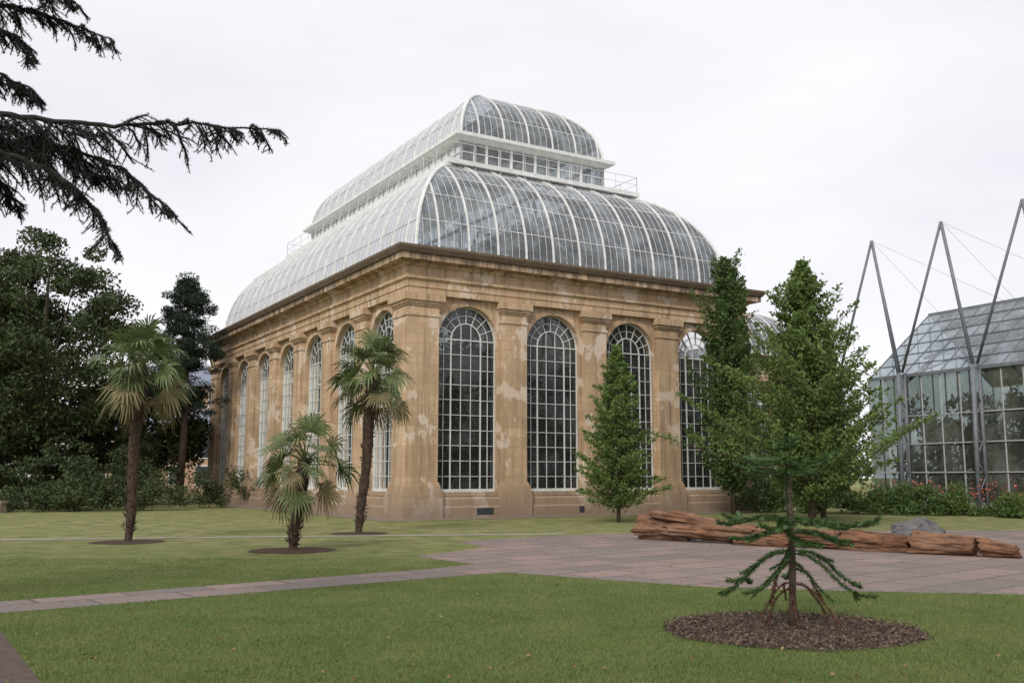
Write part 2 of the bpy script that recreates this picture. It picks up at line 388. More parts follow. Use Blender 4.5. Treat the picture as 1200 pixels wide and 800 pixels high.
            hb.bar(T(4.9,4.9,17.7),T(ln-4.9,4.9,17.7),.05)
        sweep(hb,L,L2,[(4.92,16.77),(4.8,16.77),(4.8,17.05),(4.92,17.05)])
        sweep(hb,L,L2,[(4.95,18.2),(4.75,18.22),(4.55,18.35),(4.4,18.4),(4.4,18.58),(5.0,18.6)])
        hw=L/2-4.9
        fe2=lambda t:4.9+hw*(1-math.cos(t)); fz2=lambda t:18.55+3.7*math.sin(t)
        vault(fe2,fz2,14,R(90),1.48,.37,.075,.022,.37,[R(22),R(45),R(67)])
        hb.bar((L/2,L/2,22.27),(L/2,L2-L/2,22.27),.14)
        for k in range(30):
            y=L/2+(L2-L)*k/29; wr.bar((L/2,y,22.27),(L/2,y,22.5),.03)
        ic=MB()
        e=4.95
        for (Px,Py),(tx,ty),(nx_,ny_),ln in sides(L,L2):
            k=int(round((ln-2*e)/BAY))
            for i in range(k+1):
                s=e+(ln-2*e)*i/k; ic.tube([(Px+tx*s-nx_*e,Py+ty*s-ny_*e,0.05),(Px+tx*s-nx_*e,Py+ty*s-ny_*e,16.3)],.11,8)
                ic.bar((Px+tx*s-nx_*e,Py+ty*s-ny_*e,14.6),(Px+tx*s-nx_*.5,Py+ty*s-ny_*.5,11.5),.1)
        sweep(ic,L,L2,[(4.8,16.0),(4.8,16.28),(5.1,16.28),(5.1,16.0)])
        ic.build('iron_columns',ROOFBAR,parent)
    else:
        fe=lambda t:.42+4.6*(1-math.cos(t)); fz=lambda t:11.35+4.0*math.sin(t)
        vault(fe,fz,10,R(75),1.48,.49,.11,.045,.98,[R(20),R(45),R(74)])
        e=fe(R(75)); z=fz(R(75)); rg.quad((e,e,z),(L-e,e,z),(L-e,L2-e,z),(e,L2-e,z))
    wr.build('roof_bars',ROOFBAR,parent); hb.build('roof_frame',WHITE,parent); rg.build('roof_glazing',ROOFGLASS,parent)
    wh.build('window_frames',WINBAR,parent); gl.build('window_glazing',WINGLASS,parent)
    fl=MB(); fl.quad((.1,.1,.03),(L-.1,.1,.03),(L-.1,L2-.1,.03),(.1,L2-.1,.03)); fl.build('floor',INFLOOR,parent)
    return L,L2
PH=empty('palm_house',(-4.2,39.6,0),math.atan2(.516,.8565))
L,L2=palm_house(PH,4,7)
INLEAF=leafmat('indoor_leaf',(0.025,0.055,0.022),(0.06,0.105,0.04),(0.10,0.15,0.055),0.6,0.0)
def indoor(parent,L,L2,n,zmax,tall):
    C=[];Rr=[]
    for i in range(n):
        x=random.uniform(1.7,L-1.7); y=random.uniform(1.7,L2-1.7); z=random.uniform(.25,1)**1.3*zmax
        if i%3==0: y=random.uniform(1.7,3.5)
        C.append((x,y,z)); Rr.append(random.uniform(.6,1.2))
    for i in range(tall):
        x=random.uniform(5,L-5); y=random.uniform(5,L2-6) if i%2 else random.uniform(4.6,8)
        zt=random.uniform(11,13.6)
        for j in range(8): C.append((x+max(-1.6,min(1.6,random.gauss(0,.9))),y+max(-1.6,min(1.6,random.gauss(0,.9))),zt+max(-1,min(1,random.gauss(0,.8))))); Rr.append(random.uniform(.6,1.0))
    P=clump_pts(C,Rr,60); np_mesh('indoor_plants',leaves(P,.5,.14),4,INLEAF,parent)
indoor(PH,L,L2,460,9.0,18)
PM=empty('gravel_margin',(-4.2,39.6,0),PH.rotation_euler[2])
mm=MB(); o=1.7
for q in ([(-o,-o),(L+o,-o),(L+o,-.2),(-o,-.2)],[(-o,-.2),(-.2,-.2),(-.2,L2+o),(-o,L2+o)]): mm.add([(x,y,.012) for x,y in q],[(0,1,2,3)])
mm.build('gravel_strip',GRAVEL,PM)
vm=MB()
for s in (3.0,8.2): vm.box(s,s+.8,-.345,-.3,.12,.4)
vm.build('plinth_vents',DARKWIN,PH)
ax,ay=(.8565,.516),(-.516,.8565)
def loc(a,b): return (-4.2+ax[0]*a+ay[0]*b,39.6+ax[1]*a+ay[1]*b,0)
P2=empty('stone_glasshouse',loc(19.9,6.0),PH.rotation_euler[2]); P2.scale=(.8,.8,.8)
l2=palm_house(P2,3,4,False); indoor(P2,l2[0],l2[1],90,8,0)

# ------------------------------------------------------------ modern glasshouse
MG=empty('modern_glasshouse')
W0=Vector((18.8,51,0)); dw=Vector((.45,-.893,0)).normalized(); nin=Vector((.893,.45,0)).normalized()
def W(s,i,z): p=W0+dw*s+nin*i; return (p.x,p.y,z)
EZ=6.75; RZ=10.6; RI=5.0; LEN=30
fr=MB(); gm=MB(); gr=MB(); steel=MB(); base=MB(); wf=MB()
base.box(0,LEN,0,.25,0,.5,lambda a,b,c:W(a,b,c)); base.box(-.2,0,0,RI*2,0,.5,lambda a,b,c:W(a,b,c))
ns=int(LEN/1.075)
for k in range(ns+1):
    s=LEN*k/ns
    wf.bar(W(s,.1,.5),W(s,.1,EZ),.055); fr.bar(W(s,.1,EZ),W(s,RI,RZ),.055); fr.bar(W(s,RI,RZ),W(s,2*RI-.1,EZ),.055); fr.bar(W(s,2*RI-.1,0),W(s,2*RI-.1,EZ),.055)
    if k<ns:
        s2=LEN*(k+1)/ns
        for z0,z1 in ((.5,1.9),(1.9,3.3),(3.3,4.7),(4.7,EZ)):
            gm.quad(W(s,.12,z0),W(s2,.12,z0),W(s2,.12,z1),W(s,.12,z1))
        gm.quad(W(s,2*RI-.12,.5),W(s2,2*RI-.12,.5),W(s2,2*RI-.12,EZ),W(s,2*RI-.12,EZ))
        for j in range(4):
            a,b=j/4,(j+1)/4
            f=lambda t:(.1+(RI-.1)*t,EZ+(RZ-EZ)*t)
            gr.quad(W(s,f(a)[0],f(a)[1]),W(s2,f(a)[0],f(a)[1]),W(s2,f(b)[0],f(b)[1]),W(s,f(b)[0],f(b)[1]))
        gr.quad(W(s,RI,RZ),W(s2,RI,RZ),W(s2,2*RI,EZ),W(s,2*RI,EZ))
for z in (1.9,3.3,4.7): wf.bar(W(0,.08,z),W(LEN,.08,z),.06)
fr.bar(W(0,.05,EZ),W(LEN,.05,EZ),.16); fr.bar(W(0,RI,RZ),W(LEN,RI,RZ),.14)
for j in range(1,6):
    t=j/6; fr.bar(W(0,.1+(RI-.1)*t,EZ+(RZ-EZ)*t+.03),W(LEN,.1+(RI-.1)*t,EZ+(RZ-EZ)*t+.03),.05)
gm.add([W(0,.1,.5),W(0,2*RI,.5),W(0,2*RI,EZ),W(0,RI,RZ),W(0,.1,EZ)],[(0,1,2,3,4)])
for k in range(1,10):
    i=k; zt=EZ+(RZ-EZ)*(1-abs(i-RI)/RI); fr.bar(W(-.03,i,.5),W(-.03,i,zt),.06)
for i in range(-1,7):
    s=2.54+4.3*i
    steel.tube([W(s,-.75,0),W(s,-.55,EZ+.1)],.11,8); steel.tube([W(s,-.15,0),W(s,-.12,EZ+.1)],.08,8)
    for k in range(8):
        z0=EZ*k/8; z1=EZ*(k+1)/8; a,b=(-.7,-.15) if k%2 else (-.15,-.7)
        steel.tube([W(s,a,z0),W(s,b,z1)],.035,5)
    if i<0: continue
    top=W(s-1.15,-.67,13.9)
    steel.tube([W(s,-.55,EZ+.1),top],.085,8); steel.tube([W(s-.45,0.1,EZ+.2),top],.06,8)
    steel.tube([W(s-4.1,-.5,EZ+.1),top],.07,8)
    for k in range(1,9):
        t=k/9; A=Vector(W(s,-.55,EZ+.1)).lerp(Vector(top),t); Bq=Vector(W(s-.45,.1,EZ+.2)).lerp(Vector(top),t+(.05 if k%2 else -.05)); steel.tube([A,Bq],.025,4)
    for (ds,ii,zz) in ((2.2,RI,RZ),(1.4,RI*.5,8.7)):
        steel.tube([top,W(s+ds,ii,zz)],.007,4)
    steel.tube([W(s,.1,EZ-.3),W(s,RI,RZ-.8),W(s,2*RI,EZ-.3)],.08,6)
    for k in range(4):
        t0=k/4;t1=(k+1)/4
        steel.tube([W(s,.1+RI*t0,EZ+(RZ-EZ)*t0-.05),W(s+2.1,.1+RI*t1*.95,EZ+(RZ-EZ)*t1*.93-.1)],.07,5)
        steel.tube([W(s+4.3,.1+RI*t0,EZ+(RZ-EZ)*t0-.05),W(s+2.1,.1+RI*t1*.95,EZ+(RZ-EZ)*t1*.93-.1)],.07,5)
fr.build('glazing_frame',GREYSTEEL,MG); wf.build('mullions',MULLION,MG); gm.build('wall_glazing',MODGLASS,MG); gr.build('roof_glazing',MODROOF,MG); steel.build('steel_masts',GREYSTEEL,MG,True)
base.build('base_wall',simple('concrete',(.25,.24,.22),(.33,.31,.28)),MG)
C=[];Rr=[]
for i in range(460):
    s=random.uniform(.5,LEN-.5); ii=random.uniform(.9,2*RI-1); z=random.uniform(.15,1)**1.2*5.6
    C.append(W(s,ii,z)); Rr.append(random.uniform(.5,.8))
np_mesh('indoor_plants',leaves(clump_pts(C,Rr,60),.4,.15),4,INLEAF,MG)

# ------------------------------------------------------------ vegetation
LEAF_BRIGHT=leafmat('leaf_bright',(0.065,0.12,0.028),(0.125,0.19,0.05),(0.21,0.28,0.09),1.2,0.3)
LEAF_MID=leafmat('leaf_mid',(0.05,0.095,0.028),(0.085,0.14,0.04),(0.13,0.185,0.06),0.9,0.3)
LEAF_DARK=leafmat('leaf_dark',(0.026,0.042,0.017),(0.055,0.076,0.027),(0.085,0.105,0.04),0.4,0.1)
LEAF_BLUE=leafmat('needle_dark',(0.012,0.025,0.017),(0.026,0.043,0.027),(0.04,0.06,0.035),0.6,0.0)
def feather_tree(name,x,y,H,Rm,z0,nbr,per,mat,leaf,power=.8,full=.22,rise=.55,sig=.13,trunk=.1,irr=.45):
    e=empty(name,(x,y,0)); tb=MB()
    tb.tube([(0,0,0),(.03,0,H*.3),(-.03,.03,H*.65),(0,0,H*.985)],[trunk,trunk*.8,trunk*.45,.012],7)
    PP=[]
    for i in range(nbr):
        t=(i+random.random())/nbr
        prof=(1-t)**power*min(1,(t+.05)/full+.15)
        wob=1+irr*2*noise.noise(Vector((math.cos(i*2.4)*1.1,math.sin(i*2.4)*1.1,t*8+x)))
        l=Rm*prof*random.uniform(.5,1.0)*wob
        if random.random()<.12: l*=1.3
        l=max(l,.12); az=i*2.39996+random.gauss(0,.3); d=Vector((math.cos(az),math.sin(az),0))
        zb=z0+(H*.985-z0)*t; rs=rise*random.uniform(.4,1.5)
        p0=Vector((0,0,zb)); p1=d*l*.55+Vector((0,0,zb+rs*l*.3)); p2=d*l+Vector((0,0,zb+rs*l))
        tb.tube([p0,p1,p2],[trunk*.22*(1-t*.6),trunk*.14*(1-t*.6),.005],4,False)
        m=int(per*(.3+l/Rm)); q=rng.uniform(.10,1.02,(m,1))**.8
        c0,c1,c2=(np.array(p) for p in (p0,p1,p2)); pos=(1-q)**2*c0+2*q*(1-q)*c1+q*q*c2
        s=sig*(1.25-q)*min(1.0,.3+l); PP.append(pos+rng.normal(size=(m,3))*s*np.array([1,1,.7]))
    tb.build('trunk',BARK,e,True); np_mesh('foliage',leaves(np.concatenate(PP),leaf),4,mat,e); return e
feather_tree('conical_tree',3.99,36.8,6.75,1.95,.5,230,120,LEAF_BRIGHT,.125,.68,.12,.35,.17,.08,.38)
feather_tree('columnar_tree',9.94,44,11.7,1.85,.9,310,125,LEAF_MID,.16,.40,.15,1.0,.21,.12,.40)
feather_tree('conical_tree.001',11.0,36,9.9,4.1,.7,400,165,LEAF_BRIGHT,.15,.85,.2,.5,.24,.15,.45)
feather_tree('conical_tree.002',13.0,41,7.6,2.4,.7,220,110,LEAF_MID,.16,.8,.2,.6,.22,.12,.5)

def broad_tree(name,x,y,H,Rm,z0,nc,per,mat,leaf,cr=(.7,1.3),zs=.7,trunk=.3):
    e=empty(name,(x,y,0)); tb=MB(); C=[];Rr=[]
    tb.tube([(0,0,0),(.1,0,H*.3),(-.1,.1,H*.6),(0,0,H*.85)],[trunk,trunk*.8,trunk*.5,.05],8)
    for i in range(nc):
        while True:
            p=np.array([random.uniform(-1,1) for _ in range(3)]); q=np.linalg.norm(p)
            if .3<q<1: break
        p=p/q*(q**.5); wob=1+.2*noise.noise(Vector(p*2.6)+Vector((x,y,0)))*2
        c=(p[0]*Rm*wob,p[1]*Rm*wob,(H+z0)/2+p[2]*(H-z0)/2*wob*.93); C.append(c); Rr.append(random.uniform(*cr))
        if i%4==0: tb.tube([(0,0,max(z0,c[2]*.45)),(c[0]*.5,c[1]*.5,c[2]*.75),c],[trunk*.3,trunk*.2,.02],5,False)
    tb.build('trunk',BARK,e,True); np_mesh('foliage',leaves(clump_pts(C,Rr,per,zs),leaf),4,mat,e); return e
broad_tree('deciduous_tree',-26.8,55,15.4,4.7,2,230,250,LEAF_DARK,.25,(.7,1.25))
broad_tree('deciduous_tree.001',-33,58,14.5,5.5,1,190,200,LEAF_DARK,.32,(.9,1.5))
broad_tree('deciduous_tree.002',-24.5,64,8.5,4.0,1,130,170,LEAF_DARK,.32,(.8,1.3))
def pine(name,x,y,H,Rm,z0):
    e=empty(name,(x,y,0)); tb=MB(); C=[];Rr=[]
    tb.tube([(0,0,0),(.15,0,H*.4),(0,.1,H*.95)],[.28,.2,.05],8)
    for i in range(200):
        t=random.random()**.85; z=z0+(H-z0)*t; m=(min(1,(1-t)/.4+.12))*(.82+.18*math.sin(t*17))
        a=random.uniform(0,6.283); rr=Rm*m*random.uniform(.2,1.0); p=(rr*math.cos(a),rr*math.sin(a),z)
        C.append(p); Rr.append(random.uniform(.4,.75)); tb.tube([(0,0,z-.3),p],[.05,.02],4,False)
    tb.build('trunk',BARK,e,True); np_mesh('foliage',leaves(clump_pts(C,Rr,210,.55),.2,.06),4,LEAF_BLUE,e)
pine('pine_tree',-20.4,60,14.1,2.5,5.6)
def shrubs(name,items,per,mat,leaf,wl=None):
    C=[];Rr=[]
    for (x,y,rx,h) in items:
        for i in range(int(16+rx*10)):
            a=random.uniform(0,6.283); q=random.random()**.5*rx; z=h*(1-(q/rx)**2*.7)*random.uniform(.25,1)
            C.append((x+q*math.cos(a),y+q*math.sin(a),z)); Rr.append(random.uniform(.35,.6)*min(1,h/1.2))
    return np_mesh(name,leaves(clump_pts(C,Rr,per,.75),leaf,wl),4,mat)
it=[(-31+i*1.9+random.uniform(-.5,.5),50+random.uniform(-1,3),1.9,random.uniform(2.6,4.4)) for i in range(6)]
it+=[(-32+i*2+random.uniform(-.5,.5),56+random.uniform(-1,3),2.4,random.uniform(4.5,6.5)) for i in range(6)]
shrubs('shrubbery',it,80,LEAF_DARK,.2)
shrubs('shrubbery.001',[(-18.2,50,1.5,2.1),(-20.2,48.5,1.5,2.0),(-17.0,53.5,1.3,2.2),(-22.6,48,1.3,1.6),(-25,47.5,1.2,1.1),(-16,60,3,2.6),(-21,53,2,3.2)],80,LEAF_DARK,.16)
shrubs('shrubbery.002',[(12+i*1.5,48-i*1.0+random.uniform(-.5,.5),1.3,random.uniform(1.0,2.2)) for i in range(5)],80,LEAF_MID,.17)
bed=[];bed2=[]
for i in range(26):
    p=W(1.0+i*.9,-2.0+random.uniform(-.9,.7),0); (bed if i%2 else bed2).append((p[0],p[1],random.uniform(.35,.9),random.uniform(.35,1.5)))
shrubs('flower_bed',bed,70,LEAF_BRIGHT,.26,.05); shrubs('flower_bed.001',bed2,70,LEAF_MID,.16)
FL=leafmat('flower_red',(0.5,0.05,0.03),(0.6,0.12,0.05),(0.75,0.35,0.3),3,0.2)
C=[]
for _ in range(60):
    q=W(random.uniform(2,22),-2.5+random.uniform(-.7,.5),0); h=random.uniform(.7,1.45)
    for j in range(9): C.append((q[0]+random.gauss(0,.16),q[1]+random.gauss(0,.16),h+random.gauss(0,.12)))
np_mesh('flowers',leaves(np.array(C),.10,.08),4,FL)
C=[];Rr=[]
for i in range(420):
    a=R(random.uniform(-62,62)); d=random.uniform(115,155); C.append((d*math.sin(a),d*math.cos(a),random.uniform(.3,6.2)*random.uniform(.6,1.2))); Rr.append(random.uniform(2.0,3.4))
np_mesh('distant_trees',leaves(clump_pts(C,Rr,70,.8),1.0),4,LEAF_DARK)

# fan palms
PALMLEAF=leafmat('fan_leaf',(0.06,0.10,0.035),(0.115,0.155,0.055),(0.20,0.22,0.10),2.5,0.2,0.4)
DEADLEAF=leafmat('dry_fan_leaf',(0.14,0.12,0.06),(0.23,0.19,0.10),(0.28,0.24,0.13),2.0,0.2,0.7)
def fan_palm(name,x,y,H,Rc,lean=(0,0),tr=.16,nl=46,seed=0):
    e=empty(name,(x,y,0)); tb=MB(); pts=[];rad=[]
    for i in range(26):
        t=i/25; pts.append((lean[0]*t+.03*math.sin(t*9+seed),lean[1]*t,H*t)); rad.append(tr*(.8+.3*min(1,t*1.6))*(1+.12*random.uniform(-1,1)))
    tb.tube(pts,rad,12)
    for i in range(260):
        t=random.uniform(.06,1); a=random.uniform(0,6.283); c=Vector((lean[0]*t,lean[1]*t,H*t)); o=Vector((math.cos(a),math.sin(a),0))
        tb.tube([c+o*tr*.9,c+o*(tr*random.uniform(1.2,1.6))+Vector((0,0,random.uniform(.0,.12)))],[.02,.007],3,False)
    tb.build('trunk',PALMBARK,e,False)
    G_=[];D_=[];st=MB(); c=Vector((lean[0],lean[1],H))
    for i in range(nl):
        t=i/(nl-1); el=R(84-138*t**1.0)+random.gauss(0,.2); az=i*2.39996+random.gauss(0,.4)
        d=Vector((math.cos(az)*math.cos(el),math.sin(az)*math.cos(el),math.sin(el)))
        pl=Rc*random.uniform(.36,.72); bl=Rc*random.uniform(.38,.54)
        base_=c+Vector((0,0,-.22*t))
        hub=base_+d*pl+Vector((0,0,-.10*pl))
        st.tube([base_,base_.lerp(hub,.5)+Vector((0,0,.04)),hub],[.018,.012,.008],4,False)
        side=d.cross(Vector((0,0,1)))
        if side.length<.1: side=Vector((1,0,0))
        side.normalize(); side=(Matrix.Rotation(random.gauss(0,.6),3,d)@side).normalized()
        droop=random.uniform(.1,.85); fd=(d+Vector((0,0,-droop))).normalized(); nrm=side.cross(fd).normalized()
        tgt=D_ if (t>.78 and random.random()<.75) else G_
        m=20
        for k in range(m):
            fa=R(-105+210*k/(m-1)); dd=(fd*math.cos(fa)+side*math.sin(fa)); ll=bl*(.7+.3*math.cos(fa*.8))*random.uniform(.82,1.1)
            w=dd.cross(nrm).normalized()*(ll*.042); fold=nrm*(.05*abs(math.sin(fa))+random.gauss(0,.014))
            mid=hub+dd*ll*.6+fold+Vector((0,0,-.02)); tip=mid+dd*ll*.36+Vector((0,0,-ll*random.uniform(.08,.42)))
            tgt.extend([hub-w*.3,hub+w*.3,mid+w,mid-w]); tgt.extend([mid-w,mid+w,tip+w*.12,tip-w*.12])
    st.build('leaf_stalks',PALMLEAF,e)
    np_mesh('fan_leaves',np.array([tuple(p) for p in G_]),4,PALMLEAF,e)
    if D_: np_mesh('dry_fan_leaves',np.array([tuple(p) for p in D_]),4,DEADLEAF,e)
fan_palm('fan_palm',-10.05,25.8,4.65,1.5,(.1,0),.135,52,0)
fan_palm('fan_palm.001',-5.11,22.9,2.1,1.22,(.25,.0),.13,36,2)
fan_palm('fan_palm.002',-4.59,29.6,4.8,1.5,(.33,0),.15,48,4)

# monkey puzzle
def monkey(name,x,y):
    e=empty(name,(x,y,0)); tb=MB(); G_=[];D_=[];bm_=MB();dm=MB()
    tb.tube([(0,0,0),(.0,.0,.3),(.02,0,.9),(.01,0,1.5),(0,0,2.05)],[.062,.045,.038,.03,.018],10)
    def scales(path,store,rb,ln,dens,out=.85):
        for i in range(len(path)-1):
            a,b=Vector(path[i]),Vector(path[i+1]); t=(b-a); l=t.length
            if l<1e-5: continue
            t.normalize(); u=t.orthogonal().normalized(); w=t.cross(u)
            for k in range(max(1,int(l*dens))):
                q=random.random(); an=random.uniform(0,6.283); o=u*math.cos(an)+w*math.sin(an); s=t.cross(o)
                c=a+(b-a)*q+o*rb*.6; tip=c+(t*.75+o*out).normalized()*ln*random.uniform(.7,1.2)
                store.extend([c-s*ln*.17,c+s*ln*.17,tip+s*ln*.02,tip-s*ln*.02])
    def branch(z,az,pr,r=.01,dead=False,sub=0,dens=430,ln=.05):
        d=Vector((math.cos(az),math.sin(az),0)); k=Matrix.Rotation(random.gauss(0,.22),3,'Z'); sc=random.uniform(.85,1.12)
        z+=random.gauss(0,.02)
        path=[Vector((0,0,z))]
        for j,(q,h) in enumerate(pr):
            f=j/max(1,len(pr)-1); dd=(d*(1-f)+(k@d)*f).normalized()
            path.append(dd*q*sc+Vector((random.gauss(0,.01),random.gauss(0,.01),z+h+random.gauss(0,.018))))
        fine=[]
        for j in range(len(path)-1):
            for q in range(3): fine.append(path[j].lerp(path[j+1],q/3))
        fine.append(path[-1]); m=len(fine)
        for _ in range(2): fine=[fine[0]]+[(fine[i-1]+fine[i]*2+fine[i+1])/4 for i in range(1,m-1)]+[fine[-1]]
        (dm if dead else bm_).tube(fine,[r]*(m-1)+[r*.4],5)
        scales(fine[1:],D_ if dead else G_,r,ln,dens)
        for q in range(sub):
            i0=int(m*random.uniform(.25,.8)); b0=fine[i0]; f=(fine[min(m-1,i0+1)]-b0).normalized()
            dd=Matrix.Rotation((1 if q%2 else -1)*R(random.uniform(35,70)),3,'Z')@f; l=random.uniform(.15,.32)
            pp=[b0+dd*l*j/4+Vector((0,0,(.15 if not dead else -.25)*l*(j/4)**2)) for j in range(5)]
            (dm if dead else bm_).tube(pp,[r*.85]*4+[r*.3],4); scales(pp,D_ if dead else G_,r*.85,ln*.9,dens)
    for k in range(5): branch(2.03,k*1.256+.2,[(.06,.03),(.12,.06),(.17,.10)],.01)
    for k in range(6): branch(1.88,k*1.047+.05,[(.2,-.03),(.42,-.03),(.62,.03)],.012,sub=1)
    for k in range(4): branch(1.78,k*1.57+.5,[(.15,-.04),(.32,-.06),(.46,-.02)],.012,sub=1)
    for k in range(6): branch(1.20,k*1.047+.08,[(.25,.03),(.5,-.01),(.75,-.05),(.97,-.02)],.012,sub=3)
    for k in range(5): branch(1.08,k*1.256+.6,[(.2,.0),(.42,-.06),(.62,-.12),(.78,-.13)],.012,sub=2)
    for k in range(6): branch(.86,k*1.047+.15,[(.2,-.0),(.40,-.13),(.58,-.29),(.76,-.40),(.9,-.41)],.011,sub=1,dens=400)
    for k in range(4): branch(.74,k*1.57+.5,[(.14,-.04),(.27,-.17),(.38,-.33),(.5,-.44)],.009,dead=(k%2==0),dens=330,ln=.045)
    for k in range(6): branch(.50,k*1.047+.25,[(.12,-.02),(.25,-.12),(.36,-.28),(.46,-.42)],.008,dead=True,sub=1,dens=260,ln=.035)
    scales([(0,0,1.0),(0,0,1.6),(0,0,2.05)],G_,.035,.045,650)
    scales([(0,0,.3),(0,0,1.0)],D_,.045,.03,260)
    bm_.tube([(0,0,2.0),(0,0,2.19)],[.02,.008],6); scales([(0,0,2.0),(0,0,2.19)],G_,.02,.045,900)
    MG_=leafmat('monkey_puzzle_leaf',(0.028,0.06,0.022),(0.06,0.105,0.032),(0.10,0.165,0.05),3,0.0,.4)
    MD_=leafmat('monkey_puzzle_dead',(0.06,0.03,0.02),(0.12,0.055,0.035),(0.16,0.085,0.05),3,0.0,.8)
    tb.build('trunk',BARK,e,True); bm_.build('branches',MG_,e,True); dm.build('dead_branches',MD_,e,True)
    np_mesh('scale_leaves',np.array([tuple(p) for p in G_]),4,MG_,e); np_mesh('dead_scale_leaves',np.array([tuple(p) for p in D_]),4,MD_,e)
monkey('monkey_puzzle_tree',3.19,11.3)

# cedar
def cedar():
    e=empty('cedar_tree',(0,0,0)); wd=MB()
    tx,ty=-9.6,10.6
    wd.tube([(tx,ty,0),(tx+.1,ty,4),(tx,ty,8),(tx,ty,13)],[.5,.42,.33,.1],14)
    def pix(x,v,Y=10.0): return Vector((-(600-x)*.0092*Y/10, Y, 1.7+(5.17-.00955*v)*Y/10))
    pts=[]
    def tufts(path,every):
        for i in range(len(path)-1):
            a,b=path[i],path[i+1]; n=max(1,int((b-a).length/every))
            for k in range(n): pts.append(a.lerp(b,(k+random.random())/n))
    def twig(p,d,l,depth):
        d=d.normalized(); path=[p]
        for i in range(5):
            d=(d+Vector((random.gauss(0,.14),random.gauss(0,.14),random.gauss(-.07,.1)))).normalized(); path.append(path[-1]+d*l/5)
        wd.tube(path,[.005+.005*depth]*5+[.002],4,False); tufts(path,.015)
        if depth>0:
            for i in range(1,5):
                for sg in (-1,1):
                    if random.random()<.85:
                        s=d.cross(Vector((0,0,1))).normalized()*sg
                        twig(path[i],d*.7+s*.8+Vector((0,0,-.3)),l*random.uniform(.3,.6),depth-1)
    def bough(px,r0,slen,Y0=10.0,step=.085,hang=.75):
        n=len(px); P0=[pix(x,v,Y0) for (x,v) in px]
        path=[]
        for i in range(n-1):
            for k in range(6):
                path.append(P0[i].lerp(P0[i+1],k/6)+Vector((random.gauss(0,.012),random.gauss(0,.012),random.gauss(0,.012))))
        path.append(P0[-1]); m=len(path)
        wd.tube(path,[r0*(1-.85*i/(m-1)) for i in range(m)],7); tufts(path[m//4:],.010)
        wd.tube([Vector((tx,ty,path[0].z+.3)),path[0]],[r0*1.8,r0],7)
        for i in range(m-1):
            t=i/(m-1); sg_=path[i+1]-path[i]; kk=max(1,int(sg_.length/step))
            for k in range(kk):
                for sg in (-1,1):
                    if random.random()<.9:
                        f=sg_.normalized(); s=f.cross(Vector((0,0,1))).normalized()*sg
                        twig(path[i].lerp(path[i+1],random.random()),f*.6+s*.7+Vector((0,0,random.uniform(-hang,.05))),slen*(1-.72*t)*random.uniform(.5,1.1),1)
    bough([(-90,110),(0,137),(80,146),(160,150),(240,147),(328,157)],.04,.85,step=.065,hang=1.3)
    bough([(-90,-25),(-20,5),(30,12),(75,28),(125,47)],.035,.6,10.3)
    bough([(-90,-60),(-10,-30),(40,-15),(85,8)],.035,.55,10.0)
    bough([(-90,150),(0,180),(60,200),(110,238),(147,292)],.04,.75,9.6,.07,.5)
    bough([(-90,130),(20,158),(90,178),(150,202),(212,256)],.035,.75,10.2,.065,.9)
    bough([(-90,60),(-20,80),(20,100),(45,120)],.03,.6,10.4)
    bough([(-90,0),(-20,30),(15,45),(35,70)],.03,.5,10.1)
    bough([(-90,170),(-40,190),(5,215),(28,245)],.03,.55,10.1)
    bough([(-90,140),(-20,160),(40,175),(80,215)],.03,.65,9.9,.07,.8)
    bough([(-90,150),(-20,165),(60,170),(110,205),(150,215)],.03,.65,10.5,.07,.8)
    P=np.array([tuple(p) for p in pts]); K=5
    P=np.repeat(P,K,axis=0); d=unit(rng.normal(size=P.shape)+np.array([0,0,.25])); s=unit(np.cross(d,rng.normal(size=P.shape)))
    ln=rng.uniform(.022,.042,(len(P),1)); V=np.stack([P-s*.0035,P+s*.0035,P+d*ln],1).reshape(-1,3)
    CN=leafmat('cedar_needle',(0.007,0.014,0.010),(0.015,0.025,0.017),(0.025,0.036,0.026),3,0.0,.7)
    np_mesh('needles',V,3,CN,e); wd.build('trunk_and_boughs',simple('cedar_bark',(.012,.010,.009),(.03,.025,.021),8,.9,0),e,True)
cedar()

